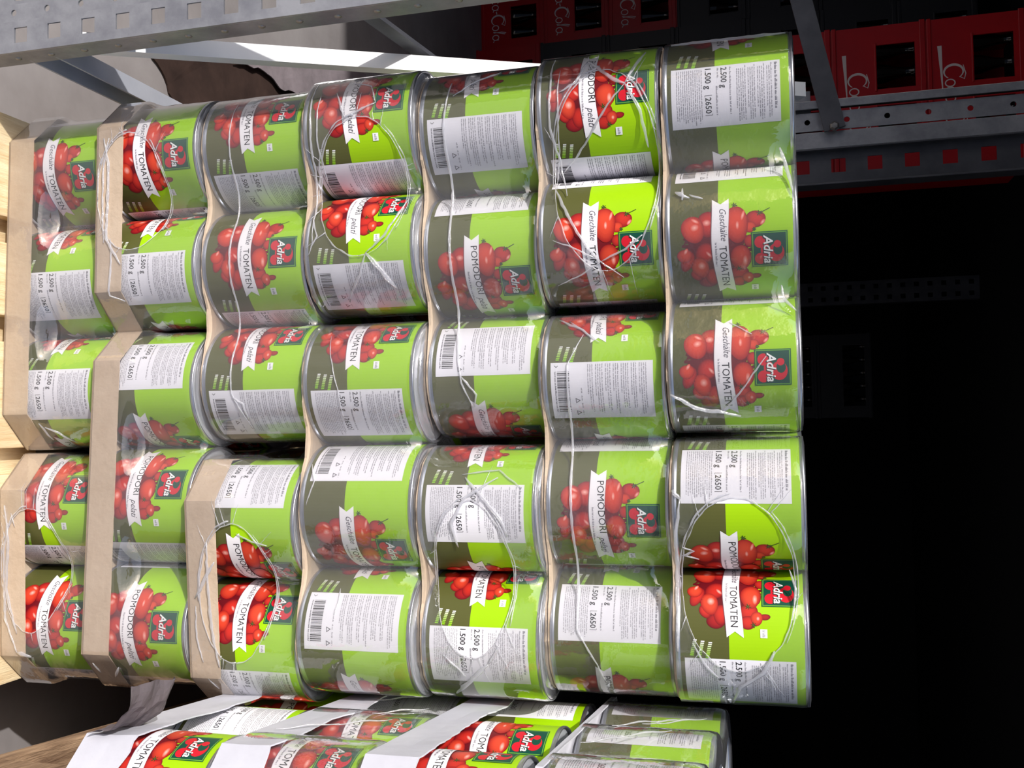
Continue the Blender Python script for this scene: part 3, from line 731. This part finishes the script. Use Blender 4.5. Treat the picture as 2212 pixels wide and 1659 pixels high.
for i, zt in enumerate((0.0112, 0.1674, 0.3236)):
    sx = (0.15, 0.13, 0.012)[i]
    pallet('wooden_pallet', ('weathered brown pallet directly under the stack along the photo\'s bottom edge', 'weathered brown pallet in the middle of the pile under the stack at photo bottom', 'weathered brown pallet on the floor, lowest under the stack at photo bottom')[2-i],
           px+sx, py+(0.03 if i < 2 else 0), zt, 0.8, 1.0, 0.1552, MT['oldwood'], NROT, (0.142, 0.1, 0.145, 0.1, 0.145))

# ------------------------------------------------------------------ the rack at the photo's top
def perforated(w, z0, z1, cols, pitch, size, t=0.0025, phase=0.0, rounds=None, m=None, name='front_plate'):
    """upright plate in the x-z plane with square holes in columns (x of their middles) and round ones between"""
    bm = bmesh.new()
    xs = sorted({0.0, w, *[c-size/2 for c in cols], *[c+size/2 for c in cols]}); zs = [z0]; z = z0+phase
    while z+pitch < z1: zs += [z+pitch/2-size/2, z+pitch/2+size/2]; z += pitch
    zs += [z1]; zs = sorted(set(zs)); isq = lambda x: any(abs(x-c) < size/2-1e-5 for c in cols)
    V = {}
    def v(x, z): 
        if (x, z) not in V: V[(x, z)] = bm.verts.new((x, 0, z))
        return V[(x, z)]
    for i in range(len(xs)-1):
        for j in range(len(zs)-1):
            xm, zm = (xs[i]+xs[i+1])/2, (zs[j]+zs[j+1])/2
            if isq(xm) and j % 2 == 1: continue
            bm.faces.new((v(xs[i], zs[j]), v(xs[i+1], zs[j]), v(xs[i+1], zs[j+1]), v(xs[i], zs[j+1])))
    ext = bmesh.ops.extrude_face_region(bm, geom=bm.faces[:]); bmesh.ops.translate(bm, vec=(0, t, 0), verts=[e for e in ext['geom'] if isinstance(e, bmesh.types.BMVert)])
    bmesh.ops.recalc_face_normals(bm, faces=bm.faces)
    return mesh_of(bm, name, m or MT['galv'])
def round_plate(w, z0, z1, c, pitch, rad, t=0.0025, phase=0.0, m=None, name='round_hole_plate'):
    """strip with a row of round holes"""
    bm = bmesh.new(); z = z0+phase; S = 16
    def quad(a, b, c_, d): bm.faces.new([bm.verts.new((p[0], 0, p[1])) for p in (a, b, c_, d)])
    cells = []
    while z+pitch <= z1: cells.append((z, z+pitch)); z += pitch
    if phase > 0: quad((0, z0), (w, z0), (w, z0+phase), (0, z0+phase))
    if z < z1: quad((0, z), (w, z), (w, z1), (0, z1))
    for a, b in cells:
        zc = (a+b)/2
        for k in range(S):
            t0, t1 = 2*pi*k/S+pi/S, 2*pi*(k+1)/S+pi/S
            def onbox(tt):
                ux, uz = cos(tt), sin(tt); s = 1e9
                if ux > 1e-9: s = min(s, (w-c)/ux)
                if ux < -1e-9: s = min(s, -c/ux)
                if uz > 1e-9: s = min(s, (b-zc)/uz)
                if uz < -1e-9: s = min(s, (a-zc)/uz)
                return (c+ux*s, zc+uz*s)
            p0, p1 = onbox(t0), onbox(t1); i0 = (c+rad*cos(t0), zc+rad*sin(t0)); i1 = (c+rad*cos(t1), zc+rad*sin(t1))
            quad(i0, p0, p1, i1)
            cor = None
            for cx in (0, w):
                for cz in (a, b):
                    ca = math.atan2(cz-zc, cx-c) % (2*pi)
                    if (t0 % (2*pi)) < ca < (t0 % (2*pi))+(t1-t0): cor = (cx, cz)
            if cor and abs(p0[0]-p1[0]) > 1e-6 and abs(p0[1]-p1[1]) > 1e-6: bm.faces.new([bm.verts.new((q[0], 0, q[1])) for q in (p0, cor, p1)])
    bmesh.ops.remove_doubles(bm, verts=bm.verts, dist=1e-5)
    ext = bmesh.ops.extrude_face_region(bm, geom=bm.faces[:]); bmesh.ops.translate(bm, vec=(0, t, 0), verts=[e for e in ext['geom'] if isinstance(e, bmesh.types.BMVert)])
    bmesh.ops.recalc_face_normals(bm, faces=bm.faces)
    return mesh_of(bm, name, m or MT['galv'])
def bar(p, q, w, t, up=(1, 0, 0)):
    """flat bar of width w and thickness t from p to q; its thickness lies along up"""
    bm = bmesh.new(); p, q = Vector(p), Vector(q); d = (q-p).normalized(); u = Vector(up); u = (u-d*u.dot(d)).normalized(); s = d.cross(u)
    vs = [bm.verts.new(e+s*a*w/2+u*b*t/2) for e in (p, q) for a, b in ((-1, -1), (1, -1), (1, 1), (-1, 1))]
    for f in ((0, 1, 2, 3), (7, 6, 5, 4), (0, 4, 5, 1), (1, 5, 6, 2), (2, 6, 7, 3), (3, 7, 4, 0)): bm.faces.new([vs[i] for i in f])
    bmesh.ops.recalc_face_normals(bm, faces=bm.faces)
    return bm

def floor_sheet(name, poly, z, m, seed):
    bm = bmesh.new(); pts = []
    for (p, q) in zip(poly, poly[1:]+poly[:1]):
        for i in range(8):
            u = i/8; x = p[0]+(q[0]-p[0])*u; y = p[1]+(q[1]-p[1])*u
            pts.append((x+0.010*noise.noise((x*30, y*30, seed)), y+0.012*noise.noise((x*30, y*30, seed+4)), z+0.006*abs(noise.noise((x*5, y*5, seed)))))
    lo = [bm.verts.new(p) for p in pts]; hi = [bm.verts.new((p[0], p[1], p[2]+0.003)) for p in pts]
    bm.faces.new(lo[::-1]); bm.faces.new(hi)
    for i in range(len(pts)): j = (i+1) % len(pts); bm.faces.new((lo[i], lo[j], hi[j], hi[i]))
    bmesh.ops.recalc_face_normals(bm, faces=bm.faces)
    return link(name, mesh_of(bm, name, m))
MT['floor_shade'] = mat('dark_brown_floor_shade', (70, 54, 48), 0.9, 0, 0.4, 9, (44, 33, 30), 0.2, 60, 0.2)  # shade on the floor, painted as a dark brown sheet
tag(floor_sheet('shade_and_card_sheet', [(-0.286, 0.53), (-0.385, 0.83), (-0.42, 0.97), (-0.42, 1.25), (-0.22, 1.45), (-0.10, 0.95), (-0.20, 0.62)], ZF+0.001, MT['floor_shade'], 2), 'dark brown ragged-edged sheet standing in for shaded floor beside the can stack', 'cardboard')
tag(floor_sheet('shade_and_card_sheet', [(-0.365, 0.82), (-0.388, 0.95), (-0.372, 1.03), (-0.395, 1.13), (-0.34, 1.26), (-0.40, 1.50), (-0.58, 1.55), (-0.49, 1.13)], ZF+0.012, MT['greyboard'], 8), 'small torn grey cardboard piece lying on the dark brown shade sheet', 'cardboard')

UX1 = -0.038; UY = -0.080; UW = 0.115; ZT = 1.9
rack = thing('rack_upright', 'pale galvanised perforated rack post across the photo\'s top left corner', 'rack post', (UX1-UW, UY, ZF))
zo = -ZF
# front plate built of three strips: squares, rounds, squares
link('front_plate', perforated(0.040, 0, ZT-ZF, [0.026], 0.05, 0.0195, phase=0.0155, name='front_plate'), rack, (0.013, 0, 0))
link('round_hole_plate', round_plate(0.022, 0, ZT-ZF, 0.011, 0.05, 0.0042, phase=0.005), rack, (0.053, 0, 0))
link('front_plate', perforated(0.040, 0, ZT-ZF, [0.0185], 0.05, 0.0195, phase=0.0155, name='front_plate'), rack, (0.075, 0, 0))
bm = bmesh.new(); box(bm, (0, 0.0, 0), (0.013, 0.0025, ZT-ZF)); link('edge_strip', mesh_of(bm, 'edge_strip', MT['galv']), rack)
bm = bmesh.new(); box(bm, (UW-0.0025, 0.0027, 0), (UW, 0.040, ZT-ZF), 0.0008); fl = link('side_flange', mesh_of(bm, 'side_flange', MT['galv']), rack)
bm = bmesh.new(); box(bm, (0, 0.0027, 0), (0.0025, 0.040, ZT-ZF), 0.0008); link('side_flange', mesh_of(bm, 'side_flange', MT['galv']), rack)
bm = bmesh.new(); lathe(bm, [(0, 0.0022), (0.0028, 0.0018), (0.0042, 0.0008), (0.0046, 0)], 14); rivet_me = mesh_of(bm, 'rivet', MT['bolt'], True)
for i in range(40):
    link('rivet', rivet_me, fl, (UW, 0.020, 0.02+0.05*i), (0, pi/2, 0))
# side frame: braces to the rear post
def brace(name, label, p, q, w, t, m, cat='brace', up=(1, 0, 0)):
    o = link(name, mesh_of(bar(p, q, w, t, up), name, m)); tag(o, label, cat); return o
FX = -0.062
lowb = thing('horizontal_brace', 'grey steel strut low on the rack side frame, left of the wooden pallet', 'brace', (FX, UY+0.03, 0.105))
link('web', mesh_of(bar((0, 0, 0), (0, 0.99, 0), 0.042, 0.003), 'web', MT['steel']), lowb)
link('flange', mesh_of(bar((0.012, 0, 0.020), (0.012, 0.99, 0.020), 0.024, 0.003, (0, 0, 1)), 'flange', MT['steel']), lowb)
link('flange', mesh_of(bar((0.012, 0, -0.020), (0.012, 0.99, -0.020), 0.024, 0.003, (0, 0, 1)), 'flange', MT['steel']), lowb)
brace('diagonal_brace', 'sunlit-white diagonal strut of the rack side frame behind the can stack', (FX, UY+0.045, 0.135), (FX, 0.47, 1.06), 0.020, 0.022, MT['sunlit_white'])
brace('cross_brace', 'shade-dark steel strut crossing above the bright diagonal near the photo top', (-0.085, UY+0.03, 0.505), (-0.085, 0.90, 0.62), 0.022, 0.006, MT['dark_steel'])  # this strut's shade is put into its dark colour

RY = 0.93
rear = thing('rack_upright', 'dark perforated rack post beside the red crates, right of the can stack', 'rack post', (-0.178, RY, ZF))
link('front_plate', perforated(0.062, 0, ZT-ZF, [0.030], 0.068, 0.027, phase=0.02, m=MT['dark_steel'], name='front_plate'), rear, (0.094, 0, 0))  # same frame as the pale post; its shade is in the darker colour
link('round_hole_plate', round_plate(0.036, 0, ZT-ZF, 0.018, 0.074, 0.0055, m=MT['galv']), rear, (0.022, -0.02, 0))
bm = bmesh.new(); box(bm, (0.060, -0.018, 0), (0.0925, -0.015, ZT-ZF), 0.001); link('flat_strip', mesh_of(bm, 'flat_strip', MT['galv']), rear)
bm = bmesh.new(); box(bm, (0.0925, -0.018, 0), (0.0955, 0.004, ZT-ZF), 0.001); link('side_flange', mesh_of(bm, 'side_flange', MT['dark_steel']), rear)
bm = bmesh.new(); box(bm, (0.0, -0.028, 0), (0.016, -0.024, ZT-ZF), 0.001); box(bm, (0.0, -0.024, 0), (0.003, 0.03, ZT-ZF), 0.001); link('lip', mesh_of(bm, 'lip', MT['galv']), rear)
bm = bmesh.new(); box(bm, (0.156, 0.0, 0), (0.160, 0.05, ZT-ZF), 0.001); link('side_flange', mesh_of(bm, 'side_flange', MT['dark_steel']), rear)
tie = thing('tie_bar', 'dark flat steel tie bar bolted to the rear post and crossing the red crates', 'tie bar', (0, 0, 0))
link('flat_bar', mesh_of(bar((-0.118, RY-0.03, 1.128), (-0.62, RY-0.03, 1.02), 0.040, 0.006, (0, 1, 0)), 'flat_bar', MT['dark_steel']), tie)
bm = bmesh.new(); lathe(bm, [(0, 0.009), (0.006, 0.0085), (0.009, 0.006), (0.010, 0)], 6); link('bolt', mesh_of(bm, 'bolt', MT['bolt']), tie, (-0.122, RY-0.034, 1.127), (pi/2, 0, 0))
bm = bmesh.new(); box(bm, (-0.205, RY-0.006, 1.045), (-0.150, RY+0.0, 1.085), 0.001)
o = link('bracket_plate', mesh_of(bm, 'bracket_plate', MT['galv'])); tag(o, 'small pale steel bracket beside the dark tie bar above the can stack', 'bracket')

far = thing('rack_upright', 'far perforated rack post barely seen in the black background', 'rack post', (-0.22, 3.95, ZF))
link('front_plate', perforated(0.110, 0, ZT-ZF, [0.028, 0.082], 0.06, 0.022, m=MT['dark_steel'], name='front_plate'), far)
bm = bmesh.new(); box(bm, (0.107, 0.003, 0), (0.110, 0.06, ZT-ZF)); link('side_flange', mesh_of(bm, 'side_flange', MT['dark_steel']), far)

# ------------------------------------------------------------------ drink crates and their bottles
CW, CD, CHH = 0.43, 0.31, 0.265
def stroke(bm, pts, w):
    """a flat printed stroke on the crate front, widths w along the points (x, z)"""
    n = len(pts); L = []; R = []
    for i, (x, z) in enumerate(pts):
        a = pts[max(0, i-1)]; b = pts[min(n-1, i+1)]; dx, dz = b[0]-a[0], b[1]-a[1]; l = max(1e-6, math.hypot(dx, dz)); nx, nz = -dz/l, dx/l
        L.append(bm.verts.new((x+nx*w[i]/2, -0.0008, z+nz*w[i]/2))); R.append(bm.verts.new((x-nx*w[i]/2, -0.0008, z-nz*w[i]/2)))
    for i in range(n-1): bm.faces.new((L[i], L[i+1], R[i+1], R[i]))
def arc(cx, cz, rx, rz, a0, a1, n=22): return [(cx+rx*cos(radians(a0+(a1-a0)*i/n)), cz+rz*sin(radians(a0+(a1-a0)*i/n))) for i in range(n+1)]
WIN = [(0.058, 0.19), (0.24, 0.372)]
def crate_meshes():
    out = {}
    xs = [0, WIN[0][0], WIN[0][1], WIN[1][0], WIN[1][1], CW]; zs = [0, 0.125, 0.232, CHH]
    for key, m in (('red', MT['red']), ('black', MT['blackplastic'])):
        bm = bmesh.new()
        for i in range(5):
            for j in range(3):
                if j == 1 and i in (1, 3): continue
                if key == 'black' and j == 1 and i == 2: continue
                box(bm, (xs[i], 0, zs[j]), (xs[i+1], 0.006, zs[j+1]))
        bmesh.ops.remove_doubles(bm, verts=bm.verts, dist=1e-5)
        box(bm, (0, 0.006, 0), (0.006, CD, CHH)); box(bm, (CW-0.006, 0.006, 0), (CW, CD, CHH)); box(bm, (0.006, CD-0.006, 0), (CW-0.006, CD, CHH)); box(bm, (0.006, 0.006, 0), (CW-0.006, CD-0.006, 0.006))
        box(bm, (-0.004, -0.005, CHH-0.020), (CW+0.004, 0.0, CHH-0.004), 0.002); box(bm, (-0.003, -0.004, 0.0), (CW+0.003, 0.0, 0.012), 0.002)
        for a, b in WIN:
            box(bm, (a-0.006, -0.004, 0.119), (b+0.006, 0.0, 0.125), 0.0015)
        out[key] = mesh_of(bm, 'crate_body', m)
    bm = bmesh.new()                                       # the white script swash on the front
    def cap(cx, cz, r): stroke(bm, arc(cx, cz, r*0.8, r, 35, 325), [0.002+0.005*sin(pi*i/22) for i in range(23)]); stroke(bm, [(cx+r*0.6, cz+r*0.6), (cx+r*0.9, cz+r*1.1), (cx+r*0.3, cz+r*1.25), (cx-r*0.7, cz+r*1.0)], [0.002, 0.003, 0.003, 0.002])
    def o_(cx, cz, r, a0=30, a1=390): stroke(bm, arc(cx, cz, r*0.8, r, a0, a1), [0.0035]*23)
    cap(0.160, 0.070, 0.026); o_(0.192, 0.060, 0.013); o_(0.215, 0.060, 0.013, 50, 310); o_(0.238, 0.060, 0.013); stroke(bm, [(0.248, 0.073), (0.249, 0.054), (0.256, 0.050)], [0.0035]*3)
    stroke(bm, [(0.254, 0.064), (0.266, 0.066)], [0.004, 0.004])
    cap(0.292, 0.070, 0.026); o_(0.322, 0.060, 0.013); stroke(bm, [(0.338, 0.050), (0.344, 0.075), (0.350, 0.098), (0.345, 0.104), (0.341, 0.085), (0.342, 0.052)], [0.003]*6); o_(0.362, 0.060, 0.013); stroke(bm, [(0.372, 0.073), (0.373, 0.054), (0.382, 0.050)], [0.0035]*3)
    stroke(bm, [(0.080+0.010*i, 0.034+0.0004*i) for i in range(14)], [0.012-0.0007*i for i in range(14)])
    out['print'] = mesh_of(bm, 'script_print', MT['print'])
    bm = bmesh.new()
    lathe(bm, [(0, 0), (0.028, 0.0), (0.030, 0.004), (0.030, 0.075), (0.0285, 0.085), (0.030, 0.095), (0.030, 0.120), (0.027, 0.145), (0.017, 0.180), (0.0135, 0.200), (0.013, 0.222), (0.0145, 0.224), (0.0145, 0.230)], 24)
    out['bottle'] = mesh_of(bm, 'glass_body', MT['glass'], True)
    bm = bmesh.new(); lathe(bm, [(0.0155, 0.228), (0.0155, 0.236), (0.013, 0.239), (0, 0.239)], 16); out['cap'] = mesh_of(bm, 'crown_cap', MT['cap'], True)
    return out
CM = crate_meshes()
def crate(x, y, z, key, label, blabel, rotz=0, nb=5):
    c = thing('drink_crate', label, 'crate', (x, y, z), rotz)
    link('crate_body', CM[key], c)
    if key == 'red': link('script_print', CM['print'], c)
    if nb:
        for i in range(nb):
            lx, ly = 0.045+0.068*i+(0.0 if nb > 5 else 0.017), 0.050
            b = thing('bottle', blabel, 'bottle', (x+lx*cos(rotz)-ly*sin(rotz), y+lx*sin(rotz)+ly*cos(rotz), z+0.006), 0, 'bottles in '+label[:40])
            link('glass_body', CM['bottle'], b); link('crown_cap', CM['cap'], b)
LV = ['floor-level', 'second', 'third', 'fourth', 'fifth', 'sixth', 'seventh', 'eighth']
for i in range(7):
    z = ZF+CHH*i
    crate(-0.72, 2.0, z, 'red', '%s red bottle crate of the pile behind the rack post at photo right' % LV[i].capitalize(), 'dark bottle in the %s crate of the red pile at photo right' % LV[i], nb=5 if i >= 4 else 0)
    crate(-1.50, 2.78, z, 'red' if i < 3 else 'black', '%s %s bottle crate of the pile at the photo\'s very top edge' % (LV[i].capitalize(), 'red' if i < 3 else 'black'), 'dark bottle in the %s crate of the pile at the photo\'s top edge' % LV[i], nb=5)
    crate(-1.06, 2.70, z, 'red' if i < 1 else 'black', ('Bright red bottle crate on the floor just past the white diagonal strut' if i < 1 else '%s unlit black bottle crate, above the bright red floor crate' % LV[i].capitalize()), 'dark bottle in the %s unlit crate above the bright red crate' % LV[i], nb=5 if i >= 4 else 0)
for i in range(6):
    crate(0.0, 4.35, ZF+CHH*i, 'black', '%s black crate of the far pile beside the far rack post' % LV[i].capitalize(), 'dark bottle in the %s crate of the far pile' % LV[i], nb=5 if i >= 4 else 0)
